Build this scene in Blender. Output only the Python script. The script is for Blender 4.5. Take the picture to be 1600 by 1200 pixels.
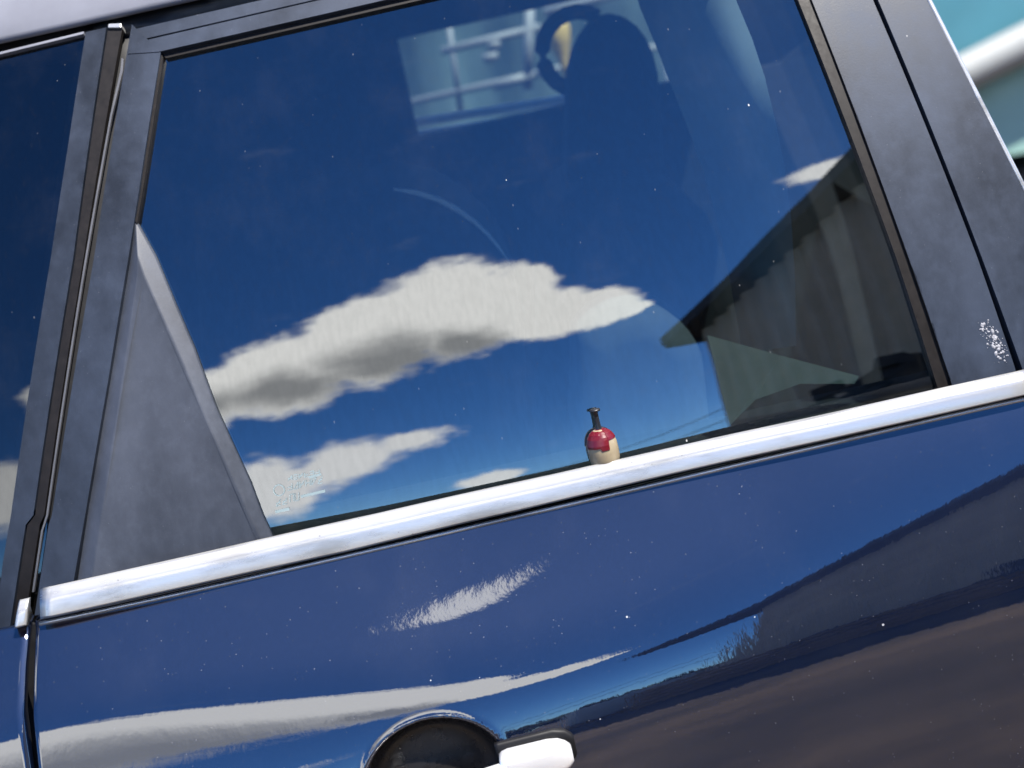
import bpy, bmesh, math, random
from mathutils import Vector, Matrix
random.seed(7)
for o in list(bpy.data.objects): bpy.data.objects.remove(o)
sc = bpy.context.scene
# ---- shared geometry of the car's flank (metres; X along the car, Y into the car, Z up)
ROLL = math.atan(0.2208); PITCH = math.radians(12.0); DIST = 2.4; HALF = 0.56/2.4
TARGET = (0.0, 0.03, 1.13)
FWD = (0.0, math.cos(PITCH), -math.sin(PITCH))
VUP = (0.0, math.sin(PITCH), math.cos(PITCH))
RIGHT = (math.cos(ROLL), -math.sin(ROLL)*VUP[1], -math.sin(ROLL)*VUP[2])
UP = (math.sin(ROLL), math.cos(ROLL)*VUP[1], math.cos(ROLL)*VUP[2])
CAM = tuple(TARGET[i]-FWD[i]*DIST for i in range(3))
ZB = 1.0187                 # height of the belt line
T0, K2, RH, XC = 0.149, 0.91, 3.2, 0.0      # glass: lean at the belt, barrel curvature, plan radius
HOLD = 0.13
ST = [(-0.55,[(0,46.5),(.085,40.5),(.118,22.8),(.222,17),(.268,10)]), (-0.1,[(0,45.5),(.112,40.5),(.168,24),(.198,15.5),(.231,10)]),
      (0.2,[(0,41.5),(.1,31.5),(.16,19.5),(.185,14),(.21,10)]), (0.35,[(0,37.5),(.07,27.5),(.131,18.5),(.165,13.5),(.2,10)]),
      (0.6,[(0,32.5),(.05,24.5),(.1,17.5),(.15,13),(.186,10)])]
_KX=[p[0] for p in ST]
def herm(v,x):           # smooth interpolation of station values
    n=len(_KX); m=[]
    for i in range(n):
        if i==0: m.append((v[1]-v[0])/(_KX[1]-_KX[0])*0.5)
        elif i==n-1: m.append((v[-1]-v[-2])/(_KX[-1]-_KX[-2])*0.5)
        else: m.append((v[i+1]-v[i-1])/(_KX[i+1]-_KX[i-1]))
    for i in range(n-1):
        if x<=_KX[i+1]:
            h=_KX[i+1]-_KX[i]; t=(x-_KX[i])/h
            return (2*t**3-3*t*t+1)*v[i]+(t**3-2*t*t+t)*h*m[i]+(-2*t**3+3*t*t)*v[i+1]+(t**3-t*t)*h*m[i+1]
    return v[-1]
_KC={}
def knots(x):
    x=max(_KX[0],min(_KX[-1],x)); key=round(x,6)
    if key in _KC: return _KC[key]
    k=[[herm([p[1][j][0] for p in ST],x), herm([p[1][j][1] for p in ST],x)] for j in range(5)]
    d2=k[-1][0]
    k=k+[[d2*1.2,5.0],[d2*2.0,0.5],[d2*4,-6.0]]
    # round the knots off so that no crease shows in the paint
    ds=[i*0.004 for i in range(76)]
    def lin(d):
        for (a,p),(b,q) in zip(k,k[1:]):
            if d<=b: return p+(q-p)*(d-a)/(b-a)
        return k[-1][1]
    raw=[lin(d) for d in ds]; sm=[]
    for i in range(len(ds)):
        w=[raw[min(max(0,i+j),len(ds)-1)]*c for j,c in ((-4,1),(-3,2),(-2,3),(-1,4),(0,4),(1,4),(2,3),(3,2),(4,1))]
        sm.append(sum(w)/24)
    tn=[math.tan(math.radians(t)) for t in sm]; cum=[0.0]
    for i in range(len(ds)-1): cum.append(cum[-1]+0.002*(tn[i]+tn[i+1]))
    tail=[[ds[-1],sm[-1]]]+[p for p in k if p[0]>0.31]
    _KC[key]=(tn,cum,tail)
    return _KC[key]
def prim(kk,d):          # integral of tan(tilt) from the belt down to depth d
    tn,cum,tail=kk
    if d<0: return d*tn[0]
    if d<0.3:
        i=int(d/0.004); e=d-i*0.004; t1=tn[i]+(tn[i+1]-tn[i])*e/0.004
        return cum[i]+e*0.5*(tn[i]+t1)
    s=cum[-1]
    for (a,p),(b,q) in zip(tail,tail[1:]):
        e=min(d,b)
        if e<=a: break
        tq=p+(q-p)*(e-a)/(b-a)
        s+=(e-a)*0.5*(math.tan(math.radians(p))+math.tan(math.radians(tq)))
    if d>tail[-1][0]: s+=(d-tail[-1][0])*math.tan(math.radians(tail[-1][1]))
    return s
def upper(x,z):
    h=max(z-ZB,-0.12); return 0.036+T0*h+0.5*K2*h*h+(x-XC)**2/(2*RH)
def plan(x):          # the door's run in plan
    if x<-0.9: return plan(-0.9)
    return 0.05*x if x<0 else 0.05*x-0.012*x*x
def primx(x,d):         # smooth in x from stations every centimetre
    g=x/0.01; i=math.floor(g); t=g-i
    w=((-t**3+2*t*t-t)/2,(3*t**3-5*t*t+2)/2,(-3*t**3+4*t*t+t)/2,(t**3-t*t)/2)
    y=0.0
    for j in range(4):
        k=knots((i-1+j)*0.01); y+=w[j]*(prim(k,HOLD)-prim(k,d))
    return y
def lower(x,z): return -0.080+primx(x,ZB-z)+plan(x)
def ray(px,py):
    cx=(px-800)/800*HALF; cy=-(py-600)/800*HALF
    return tuple(FWD[i]+cx*RIGHT[i]+cy*UP[i] for i in range(3))
def hit(px,py,surf,off=0.0):
    d=ray(px,py); y=0.0
    for _ in range(25):
        t=(y-CAM[1])/d[1]; x=CAM[0]+d[0]*t; z=CAM[2]+d[2]*t
        y=surf(x,z)-off
    return (x,y,z)
def mould(x):
    a=lower(x,ZB-0.035)+0.007; b=upper(x,ZB)-0.006
    k=0.012; h=max(0.0,min(1.0,0.5+0.5*(b-a)/k))
    return b*(1-h)+a*h-k*h*(1-h)
def plane(px,py,y):
    d=ray(px,py); t=(y-CAM[1])/d[1]
    return (CAM[0]+d[0]*t, y, CAM[2]+d[2]*t)
# ------------------------------------------------------------------ camera
cd = bpy.data.cameras.new('camera'); cam = bpy.data.objects.new('camera', cd); sc.collection.objects.link(cam)
cam.matrix_world = Matrix(((RIGHT[0],UP[0],-FWD[0],CAM[0]),(RIGHT[1],UP[1],-FWD[1],CAM[1]),(RIGHT[2],UP[2],-FWD[2],CAM[2]),(0,0,0,1)))
cd.sensor_width = 36; cd.lens = 18/HALF; cd.clip_start = 0.05; cd.clip_end = 2000
cd.dof.use_dof = True; cd.dof.focus_distance = DIST-0.02; cd.dof.aperture_fstop = 4.5
sc.camera = cam
sc.render.engine = 'CYCLES'
sc.view_settings.view_transform = 'Standard'; sc.view_settings.look = 'None'
sc.view_settings.exposure = 1.9; sc.view_settings.gamma = 1
sc.cycles.max_bounces = 8; sc.cycles.transparent_max_bounces = 12; sc.cycles.glossy_bounces = 5
sc.cycles.caustics_reflective = False; sc.cycles.caustics_refractive = False
sc.cycles.use_denoising = True

# ------------------------------------------------------------------ node helper
class G:
    def __init__(s, tree): s.t = tree; s.n = tree.nodes; s.l = tree.links
    def node(s, typ, **kw):
        n = s.n.new(typ)
        for k, v in kw.items():
            if k.startswith('i_'):
                s.put(n.inputs[k[2:].replace('_', ' ')], v)
            else: setattr(n, k, v)
        return n
    def put(s, sock, v):
        if isinstance(v, bpy.types.NodeSocket): s.l.new(v, sock)
        elif isinstance(v, (tuple, list)) and sock.type == 'RGBA' and len(v) == 3: sock.default_value = (*v, 1)
        else: sock.default_value = v
    def m(s, op, a, b=0.0, c=None, clamp=False):
        n = s.n.new('ShaderNodeMath'); n.operation = op; n.use_clamp = clamp
        s.put(n.inputs[0], a); s.put(n.inputs[1], b)
        if c is not None: s.put(n.inputs[2], c)
        return n.outputs[0]
    def step(s, x, a, b):
        n = s.n.new('ShaderNodeMapRange'); n.interpolation_type = 'SMOOTHSTEP'
        s.put(n.inputs[0], x); s.put(n.inputs[1], a); s.put(n.inputs[2], b)
        return n.outputs[0]
    def lin(s, x, a, b, c=0.0, d=1.0):
        n = s.n.new('ShaderNodeMapRange')
        s.put(n.inputs[0], x); s.put(n.inputs[1], a); s.put(n.inputs[2], b); s.put(n.inputs[3], c); s.put(n.inputs[4], d)
        return n.outputs[0]
    def mix(s, f, a, b):
        n = s.n.new('ShaderNodeMix'); n.data_type = 'RGBA'
        s.put(n.inputs[0], f); s.put(n.inputs[6], a); s.put(n.inputs[7], b)
        return n.outputs[2]
    def noise(s, vec, scale, detail=4, rough=0.55, out=0):
        n = s.n.new('ShaderNodeTexNoise'); s.put(n.inputs['Vector'], vec)
        n.inputs['Scale'].default_value = scale; n.inputs['Detail'].default_value = detail; n.inputs['Roughness'].default_value = rough
        return n.outputs[out]
    def scaled(s, vec, sx, sy, sz):
        n = s.n.new('ShaderNodeMapping'); s.put(n.inputs[0], vec); n.inputs[3].default_value = (sx, sy, sz)
        return n.outputs[0]

# ------------------------------------------------------------------ sky, clouds and sun
SUN_EL, SUN_AZ = math.radians(60), math.radians(48)      # azimuth measured from -Y towards +X
sunv = Vector((math.cos(SUN_EL)*math.sin(SUN_AZ), -math.cos(SUN_EL)*math.cos(SUN_AZ), math.sin(SUN_EL)))
SKY = 0.10
world = bpy.data.worlds.new('World'); sc.world = world; world.use_nodes = True
world.cycles.sampling_method = 'MANUAL'; world.cycles.sample_map_resolution = 512
g = G(world.node_tree); g.n.clear()
tc = g.node('ShaderNodeTexCoord').outputs['Generated']
sky = g.node('ShaderNodeTexSky', sky_type='NISHITA', sun_disc=False, sun_elevation=SUN_EL, sun_rotation=math.pi-SUN_AZ,
             altitude=2500, air_density=0.8, dust_density=0.0, ozone_density=3.0)
sep = g.node('ShaderNodeSeparateXYZ', i_Vector=tc)
X, Y, Z = sep.outputs
wn = g.node('ShaderNodeTexNoise', i_Vector=tc, i_Scale=9.0, i_Detail=6.0, i_Roughness=0.6)
wc = g.node('ShaderNodeSeparateXYZ', i_Vector=wn.outputs['Color'])
deg = 180/math.pi
az = g.m('MULTIPLY', g.m('ARCTAN2', X, g.m('MULTIPLY', Y, -1.0)), deg)
el = g.m('MULTIPLY', g.m('ARCSINE', Z), deg)
az0, el0 = az, el
az = g.m('ADD', az, g.m('MULTIPLY_ADD', wc.outputs[0], 5.0, -2.5))
el = g.m('ADD', el, g.m('MULTIPLY_ADD', wc.outputs[1], 4.4, -2.2))
def blobs(lst, az=az, el=el):
    out = None
    for (a, e, ra, rb) in lst:
        u = g.m('MULTIPLY_ADD', az, 1.0/ra, -a/ra); v = g.m('MULTIPLY_ADD', el, 1.0/rb, -e/rb)
        q = g.m('SQRT', g.m('ADD', g.m('MULTIPLY', u, u), g.m('MULTIPLY', v, v)))
        out = q if out is None else g.m('SMOOTH_MIN', out, q, 0.15)
    return g.m('SUBTRACT', 1.0, out)
BIG = [(-16,22.0,7.0,5.2),(-22,20.8,6,5.0),(-9.5,24.6,6.0,6.2),(-3,26.6,6,6.6),(2.0,27.6,3.6,3.4),(2.5,23.5,4.6,3.4),(6.6,22.2,4.0,2.1),(8.8,21.6,2.6,1.0),(-28,23,6,4)]
LOW = [(-16.5,8.0,5.0,4.8),(-11.5,9.8,4.4,3.6),(-7.2,11.0,3.6,1.8),(-2.8,3.6,2.8,0.9),(-34,12,4.5,5),(-24,7.5,5,2.6)]
TOP = [(25.3,31.6,2.8,1.7),(29,30,2.4,2.2),(32,33,3,3)]
fine = g.noise(g.scaled(tc, 1, 1, 1.5), 24.0, 8, 0.68)
big = g.noise(tc, 7.0, 6, 0.6)
nz = g.m('ADD', g.m('MULTIPLY_ADD', fine, 0.66, -0.33), g.m('MULTIPLY_ADD', big, 0.5, -0.25))
v1 = blobs(BIG); v2 = blobs(LOW); v3 = g.m('MAXIMUM', blobs(TOP), blobs([(3.0,65.3,2.2,2.0)], az0, el0))
d1 = g.step(g.m('ADD', v1, nz), 0.0, 0.30)
d2 = g.m('MULTIPLY', g.step(g.m('ADD', v2, nz), 0.0, 0.45), 0.88)
d3 = g.m('MULTIPLY', g.step(g.m('ADD', v3, nz), -0.02, 0.4), 0.9)
# scattered fair-weather clouds over the rest of the sky
away = g.m('MAXIMUM', g.step(Y, -0.25, 0.15), g.m('MAXIMUM', g.step(az, 42, 60), g.step(az, -46, -66)))
sca = g.noise(g.scaled(tc, 1, 1, 2.2), 3.2, 8, 0.58)
d4 = g.m('MULTIPLY', g.m('MULTIPLY', g.step(sca, 0.53, 0.66), away), g.step(Z, 0.02, 0.2))
wisp = g.m('MULTIPLY', g.step(g.noise(g.scaled(tc, 2.0, 2.0, 6.0), 5.0, 8, 0.7), 0.58, 0.85), 0.05)
dens = g.m('MAXIMUM', g.m('MAXIMUM', d1, d2), g.m('MAXIMUM', d3, g.m('MAXIMUM', d4, wisp)))
grey = blobs([(-8,22.2,6.5,3.6),(-15,20.5,7,3.0),(-22,20,6,3.0),(-2.5,22.5,3.8,2.6)])
shade = g.m('MULTIPLY', g.step(g.m('ADD', grey, g.m('MULTIPLY', nz, 0.7)), -0.15, 0.75), 0.86)
shade = g.m('MAXIMUM', shade, g.m('MULTIPLY', g.step(sca, 0.6, 0.75), g.m('MULTIPLY', away, 0.5)))
ccol = g.mix(shade, (1.0/SKY*1.02, 1.0/SKY*1.02, 1.0/SKY*1.0), (1.0/SKY*0.20, 1.0/SKY*0.215, 1.0/SKY*0.235))
hs = g.node('ShaderNodeHueSaturation', i_Color=sky.outputs[0], i_Saturation=1.15, i_Value=0.92)
tint = g.node('ShaderNodeMix', data_type='RGBA', blend_type='MULTIPLY'); tint.inputs[0].default_value = 1.0
g.put(tint.inputs[6], hs.outputs[0]); g.put(tint.inputs[7], (0.54, 0.80, 1.05))
col = g.mix(dens, tint.outputs[2], ccol)
bg = g.node('ShaderNodeBackground', i_Color=col, i_Strength=SKY)
g.l.new(bg.outputs[0], g.node('ShaderNodeOutputWorld').inputs[0])

sd = bpy.data.lights.new('sun', 'SUN'); sd.energy = 3.6; sd.angle = math.radians(0.53); sd.color = (1.0, 0.95, 0.88)
sun = bpy.data.objects.new('sun', sd); sc.collection.objects.link(sun)
sun.rotation_euler = sunv.to_track_quat('Z', 'Y').to_euler(); sun.location = (6, -8, 12)

# ------------------------------------------------------------------ materials
def mat(name):
    m = bpy.data.materials.new(name); m.use_nodes = True
    gg = G(m.node_tree); gg.n.clear()
    gg.out = gg.node('ShaderNodeOutputMaterial')
    gg.obj = gg.node('ShaderNodeTexCoord').outputs['Object']
    return m, gg
def principled(gg, **kw):
    p = gg.node('ShaderNodeBsdfPrincipled')
    for k, v in kw.items(): gg.put(p.inputs[k.replace('_', ' ')], v)
    gg.l.new(p.outputs[0], gg.out.inputs[0]); return p
def specks(gg, scale, size, keep, vec=None):
    """random small dots: dust, dried drops"""
    v = gg.n.new('ShaderNodeTexVoronoi'); gg.put(v.inputs['Vector'], vec or gg.obj); v.inputs['Scale'].default_value = scale
    c = gg.node('ShaderNodeSeparateXYZ', i_Vector=v.outputs['Color'])
    rad = gg.m('MULTIPLY', gg.m('POWER', c.outputs[1], 3.0), size)
    on = gg.m('GREATER_THAN', c.outputs[0], keep)
    return gg.m('MULTIPLY', gg.m('LESS_THAN', v.outputs['Distance'], rad), on)
M = {}
def simple(name, col, rough=0.5, metal=0.0, var=0.15, scale=30, spec=0.5, **kw):
    m, gg = mat(name)
    n = gg.noise(gg.obj, scale, 5, 0.6)
    f = gg.lin(n, 0.3, 0.7, 1-var, 1+var)
    c = gg.node('ShaderNodeVectorMath', operation='SCALE'); c.inputs[0].default_value = col; gg.put(c.inputs['Scale'], f)
    r = gg.lin(gg.noise(gg.obj, scale*2.3, 4), 0.3, 0.7, max(0.02, rough-0.06), min(1, rough+0.06))
    p = principled(gg, Base_Color=c.outputs[0], Roughness=r, Metallic=metal, Specular_IOR_Level=spec, **kw)
    M[name] = m; return m

# dark blue metallic clear-coated paint, dusty, with orange peel
m, gg = mat('blue_paint')
peel = gg.noise(gg.scaled(gg.obj, 1, 1, 0.45), 420, 2, 0.5)
wave = gg.noise(gg.obj, 60, 2, 0.5)
h = gg.m('ADD', gg.m('MULTIPLY', peel, 0.000010), gg.m('MULTIPLY', wave, 0.00005))
b = gg.node('ShaderNodeBump', i_Height=h, i_Strength=1.0, i_Distance=1.0)
flake = gg.noise(gg.obj, 1800, 1, 0.5)
dust = gg.m('MAXIMUM', specks(gg, 60, 0.09, 0.86), gg.m('MULTIPLY', specks(gg, 230, 0.17, 0.4), 0.22))
film = gg.step(gg.noise(gg.scaled(gg.obj, 1, 1, 0.5), 9, 6, 0.6), 0.45, 0.8)
base = gg.mix(gg.lin(flake, 0.35, 0.65), (0.0007, 0.0024, 0.009), (0.0018, 0.0064, 0.025))
base = gg.mix(gg.m('MULTIPLY', film, 0.012), base, (0.30, 0.30, 0.30))
base = gg.mix(gg.m('MULTIPLY', dust, 0.5), base, (0.55, 0.55, 0.55))
p = principled(gg, Base_Color=base, Metallic=gg.m('MULTIPLY_ADD', dust, -0.35, 0.35), Roughness=0.5, IOR=1.5, Specular_IOR_Level=0.08, Coat_Weight=gg.m('MULTIPLY_ADD', dust, -0.8, 1.0), Coat_Roughness=0.012, Coat_IOR=2.05, Coat_Normal=b.outputs[0])
M['paint'] = m

# satin black weathered pillar trim, and the paler worn filler panel
def weathered(key, lo, hi):
  m, gg = mat('weathered_trim')
  st = gg.noise(gg.scaled(gg.obj, 1.0, 1.0, 0.45), 7, 8, 0.66)
  blot = gg.noise(gg.obj, 55, 5, 0.65)
  f = gg.m('MULTIPLY_ADD', gg.step(st, 0.22, 0.78), 0.8, gg.m('MULTIPLY', gg.step(blot, 0.4, 0.8), 0.2))
  dust = gg.m('MAXIMUM', specks(gg, 80, 0.09, 0.85), gg.m('MULTIPLY', specks(gg, 330, 0.16, 0.7), 0.2))
  c = gg.mix(f, lo, hi)
  c = gg.mix(gg.m('MULTIPLY', dust, 0.6), c, (0.4, 0.4, 0.4))
  bb = gg.node('ShaderNodeBump', i_Height=gg.noise(gg.obj, 500, 3), i_Strength=0.15, i_Distance=0.0005)
  principled(gg, Base_Color=c, Roughness=gg.lin(f, 0, 1, 0.40, 0.58), Specular_IOR_Level=0.25, Normal=bb.outputs[0])
  M[key] = m
weathered('trim', (0.006, 0.008, 0.012), (0.034, 0.045, 0.070)); weathered('worn_trim', (0.018, 0.021, 0.028), (0.064, 0.073, 0.095))

# bright anodised moulding
m, gg = mat('bright_moulding')
dn = gg.noise(gg.scaled(gg.obj, 0.2, 1, 1), 40, 6, 0.6)
pit = specks(gg, 200, 0.2, 0.75)
c = gg.mix(gg.step(dn, 0.42, 0.75), (0.46, 0.455, 0.44), (0.25, 0.245, 0.23))
c = gg.mix(gg.m('MULTIPLY', pit, 0.6), c, (0.08, 0.07, 0.06))
principled(gg, Base_Color=c, Metallic=0.55, Roughness=gg.lin(dn, 0.3, 0.8, 0.20, 0.34))
M['chrome'] = m
m, gg = mat('polished_chrome')
principled(gg, Base_Color=(0.85, 0.85, 0.85), Metallic=0.55, Roughness=gg.lin(gg.noise(gg.obj, 60, 4), 0.3, 0.7, 0.10, 0.18))
M['handle'] = m

# tinted, mirror-like side glass with dust and dried drops
def glass(key, F0, tint):
  m, gg = mat('tinted_side_glass')
  geo = gg.node('ShaderNodeNewGeometry')
  dt = gg.node('ShaderNodeVectorMath', operation='DOT_PRODUCT'); gg.l.new(geo.outputs['Normal'], dt.inputs[0]); gg.l.new(geo.outputs['Incoming'], dt.inputs[1])
  cs = gg.m('ABSOLUTE', dt.outputs['Value'])
  fr = gg.m('MULTIPLY_ADD', gg.m('POWER', gg.m('SUBTRACT', 1.0, cs), 5.0), 1-F0, F0)       # Schlick, metallised tint film
  wv = gg.noise(gg.obj, 5, 2, 0.5)
  streak = gg.noise(gg.scaled(gg.obj, 1, 1, 0.16), 170, 3, 0.6)
  bp = gg.node('ShaderNodeBump', i_Height=gg.m('ADD', gg.m('MULTIPLY', wv, 0.00025), gg.m('MULTIPLY', streak, 0.0000016)), i_Strength=1.0, i_Distance=1.0)
  gl = gg.node('ShaderNodeBsdfGlossy', i_Color=gg.mix(gg.step(streak, 0.3, 0.75), (0.99, 1.0, 1.0), (0.91, 0.92, 0.92)), i_Roughness=0.0, i_Normal=bp.outputs[0])
  tr = gg.node('ShaderNodeBsdfTransparent', i_Color=tint)
  mx = gg.node('ShaderNodeMixShader', i_Fac=fr); gg.l.new(tr.outputs[0], mx.inputs[1]); gg.l.new(gl.outputs[0], mx.inputs[2])
  drops = gg.m('MAXIMUM', specks(gg, 45, 0.06, 0.75, gg.scaled(gg.obj, 1, 1, 0.6)), gg.m('MULTIPLY', specks(gg, 110, 0.10, 0.25, gg.scaled(gg.obj, 1, 1, 0.5)), 0.13))
  haze = gg.m('MULTIPLY', gg.step(gg.noise(gg.scaled(gg.obj, 1, 1, 0.6), 14, 8, 0.7), 0.45, 0.85), 0.006)
  lowdirt = gg.m('MULTIPLY', gg.step(streak, 0.55, 0.8), 0.003)
  df = gg.node('ShaderNodeBsdfDiffuse', i_Color=(0.62, 0.62, 0.60))
  m2 = gg.node('ShaderNodeMixShader', i_Fac=gg.m('ADD', gg.m('MULTIPLY', drops, 0.55), gg.m('ADD', haze, lowdirt), clamp=True))
  gg.l.new(mx.outputs[0], m2.inputs[1]); gg.l.new(df.outputs[0], m2.inputs[2]); gg.l.new(m2.outputs[0], gg.out.inputs[0])
  M[key] = m
glass('glass', 0.165, (0.37, 0.46, 0.47)); glass('dark_glass', 0.085, (0.20, 0.23, 0.25))

simple('gap_black', (0.004, 0.004, 0.005), 0.6)
simple('rubber', (0.009, 0.0075, 0.007), 0.5, spec=0.2, var=0.3, scale=80)
simple('lip', (0.07, 0.07, 0.075), 0.45)
simple('black_rubber', (0.006, 0.006, 0.007), 0.5, spec=0.2)
simple('pale_grey', (0.15, 0.155, 0.18), 0.7, metal=0.0, var=0.1, scale=12, spec=0.2)  # on the roof this stands for sky mirrored in blue paint
simple('dark_fabric', (0.012, 0.013, 0.016), 0.9)
simple('grey_fabric', (0.10, 0.11, 0.12), 0.9)
simple('sage_lining', (0.06, 0.075, 0.065), 0.9, var=0.35, scale=9)
simple('light_lining', (0.75, 0.76, 0.75), 0.8)
simple('quarter_lining', (0.34, 0.37, 0.37), 0.85, var=0.2, scale=6)
simple('interior_black', (0.010, 0.010, 0.011), 0.8)
simple('cream_plastic', (0.26, 0.21, 0.135), 0.35, var=0.08, scale=90)
simple('red_plastic', (0.10, 0.003, 0.008), 0.3, var=0.1)
simple('cup_dark_reflection', (0.010, 0.009, 0.009), 0.28, spec=0.5)  # body-blue cup; its dark ground reflection is put into this near-black colour
simple('stem_black', (0.008, 0.008, 0.01), 0.4)
simple('dropping_white', (0.24, 0.24, 0.26), 0.8, var=0.25, scale=300)
simple('mark_frit', (0.20, 0.26, 0.27), 0.8)
simple('teal_paint', (0.055, 0.19, 0.235), 0.55, var=0.08, scale=4)
simple('green_paint', (0.24, 0.40, 0.35), 0.6, var=0.1, scale=4)
simple('fence_green', (0.07, 0.11, 0.10), 0.7, var=0.6, scale=1.2)
simple('white_paint', (0.25, 0.26, 0.25), 0.5, var=0.05)
simple('tank_white', (0.62, 0.62, 0.60), 0.5)
simple('yellow_plastic', (0.62, 0.42, 0.10), 0.5)
simple('screen_foliage', (0.035, 0.05, 0.025), 0.9, var=0.5, scale=0.5)
simple('tan_wall', (0.60, 0.48, 0.34), 0.7, var=0.12, scale=1.5)
simple('dark_roof', (0.03, 0.03, 0.035), 0.7)
simple('scrap', (0.02, 0.02, 0.022), 0.7, var=0.6, scale=3)
simple('crate_wood', (0.30, 0.17, 0.06), 0.8, var=0.3, scale=6)
m, gg = mat('dirt_ground')
n1 = gg.noise(gg.obj, 0.6, 8, 0.65); n2 = gg.noise(gg.obj, 6, 6, 0.6)
c = gg.mix(gg.step(n1, 0.35, 0.68), (0.028, 0.022, 0.017), (0.11, 0.078, 0.050))
c = gg.mix(gg.m('MULTIPLY', gg.step(n2, 0.5, 0.75), 0.6), c, (0.028, 0.024, 0.022))
principled(gg, Base_Color=c, Roughness=0.95)
M['dirt'] = m

# ------------------------------------------------------------------ mesh helpers
C = sc.collection
def link(name, me, m=None, parent=None):
    o = bpy.data.objects.new(name, me); C.objects.link(o)
    if m: me.materials.append(M[m] if isinstance(m, str) else m)
    if parent: o.parent = parent
    return o
def from_bm(name, bm, m, parent=None, smooth=True):
    me = bpy.data.meshes.new(name); bm.to_mesh(me); bm.free()
    if smooth: me.polygons.foreach_set('use_smooth', [True]*len(me.polygons))
    return link(name, me, m, parent)
def from_data(name, vs, fs, m, parent=None, smooth=True):
    me = bpy.data.meshes.new(name); me.from_pydata(vs, [], fs); me.update()
    if smooth: me.polygons.foreach_set('use_smooth', [True]*len(me.polygons))
    return link(name, me, m, parent)
def empty(name, loc=(0, 0, 0), parent=None):
    o = bpy.data.objects.new(name, None); C.objects.link(o); o.location = loc; o.empty_display_size = 0.1
    if parent: o.parent = parent
    return o
def tag(o, label, cat, group=None, kind=None):
    o['label'] = label
    if cat: o['category'] = cat
    if group: o['group'] = group
    if kind: o['kind'] = kind
    return o
def panel(name, outline, surf, off, thick, m, parent, bevel=0.002, cell=0.035):
    """a sheet piece cut to an outline, lying on a curved surface, with thickness and a rounded edge"""
    pts = [hit(px, py, surf, off) for px, py in outline]
    bm = bmesh.new(); vs = [bm.verts.new((p[0], 0, p[2])) for p in pts]
    f = bm.faces.new(vs); bmesh.ops.triangulate(bm, faces=[f])
    xs = [p[0] for p in pts]; zs = [p[2] for p in pts]
    def cut(lo, hi, ax):
        k = int((hi-lo)/cell)
        for i in range(1, k+1):
            c = [0, 0, 0]; c[ax] = lo+(hi-lo)*i/(k+1); nn = [0, 0, 0]; nn[ax] = 1
            bmesh.ops.bisect_plane(bm, geom=bm.verts[:]+bm.edges[:]+bm.faces[:], plane_co=c, plane_no=nn)
    cut(min(xs), max(xs), 0); cut(min(zs), max(zs), 2)
    for v in bm.verts: v.co.y = surf(v.co.x, v.co.z)-off
    bm.normal_update()
    for f in bm.faces:
        if f.normal.y > 0: f.normal_flip()
    bmesh.ops.dissolve_degenerate(bm, dist=1e-5, edges=bm.edges[:])
    o = from_bm(name, bm, m, parent)
    s = o.modifiers.new('thickness', 'SOLIDIFY'); s.thickness = thick; s.offset = -1
    if bevel:
        b = o.modifiers.new('edge', 'BEVEL'); b.width = bevel; b.segments = 3; b.limit_method = 'ANGLE'; b.angle_limit = math.radians(50)
        o.modifiers.new('normals', 'WEIGHTED_NORMAL')
    return o
def strip(name, left, right, *a, **k): return panel(name, list(left)+list(reversed(list(right))), *a, **k)
def rbox(bm, c, size, r=0.01, seg=3, rot=None):
    res = bmesh.ops.create_cube(bm, size=1.0); vs = res['verts']
    for v in vs: v.co = Vector((v.co.x*size[0], v.co.y*size[1], v.co.z*size[2]))
    if r > 0:
        es = list({e for v in vs for e in v.link_edges})
        rr = bmesh.ops.bevel(bm, geom=es, offset=r, segments=seg, affect='EDGES', profile=0.5)
        vs = list({v for f in rr['faces'] for v in f.verts} | {v for v in vs if v.is_valid})
    mt = Matrix.Translation(c) @ (rot.to_4x4() if rot else Matrix.Identity(4))
    bmesh.ops.transform(bm, matrix=mt, verts=vs)
    return vs
def box(name, c, size, m, parent=None, r=0.01, seg=2, rot=None):
    bm = bmesh.new(); rbox(bm, c, size, r, seg, rot); return from_bm(name, bm, m, parent, smooth=r > 0)
def tube(bm, pts, rad, n=8, cap=True):
    pts = [Vector(p) for p in pts]; rings = []
    for i, p in enumerate(pts):
        d = (pts[min(i+1, len(pts)-1)]-pts[max(i-1, 0)]).normalized()
        a = d.orthogonal().normalized() if abs(d.z) > 0.99 else d.cross(Vector((0, 0, 1))).normalized(); b = d.cross(a)
        r = rad[i] if isinstance(rad, (list, tuple)) else rad
        rings.append([bm.verts.new(p+a*r*math.cos(2*math.pi*k/n)+b*r*math.sin(2*math.pi*k/n)) for k in range(n)])
    for r0, r1 in zip(rings, rings[1:]):
        for k in range(n): bm.faces.new((r0[k], r0[(k+1) % n], r1[(k+1) % n], r1[k]))
    if cap: bm.faces.new(rings[0][::-1]); bm.faces.new(rings[-1])
def tubes(name, lst, m, parent=None, n=8):
    bm = bmesh.new()
    for pts, r in lst: tube(bm, pts, r, n)
    return from_bm(name, bm, m, parent)
def lathe(name, prof, c, m, parent=None, n=32):
    vs, fs = [], []
    for (r, z) in prof:
        for k in range(n): vs.append((c[0]+r*math.cos(2*math.pi*k/n), c[1]+r*math.sin(2*math.pi*k/n), c[2]+z))
    for i in range(len(prof)-1):
        for k in range(n): fs.append((i*n+k, i*n+(k+1) % n, (i+1)*n+(k+1) % n, (i+1)*n+k))
    return from_data(name, vs, fs, m, parent)
def lerp(a, b, f): return a+(b-a)*f
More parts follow.
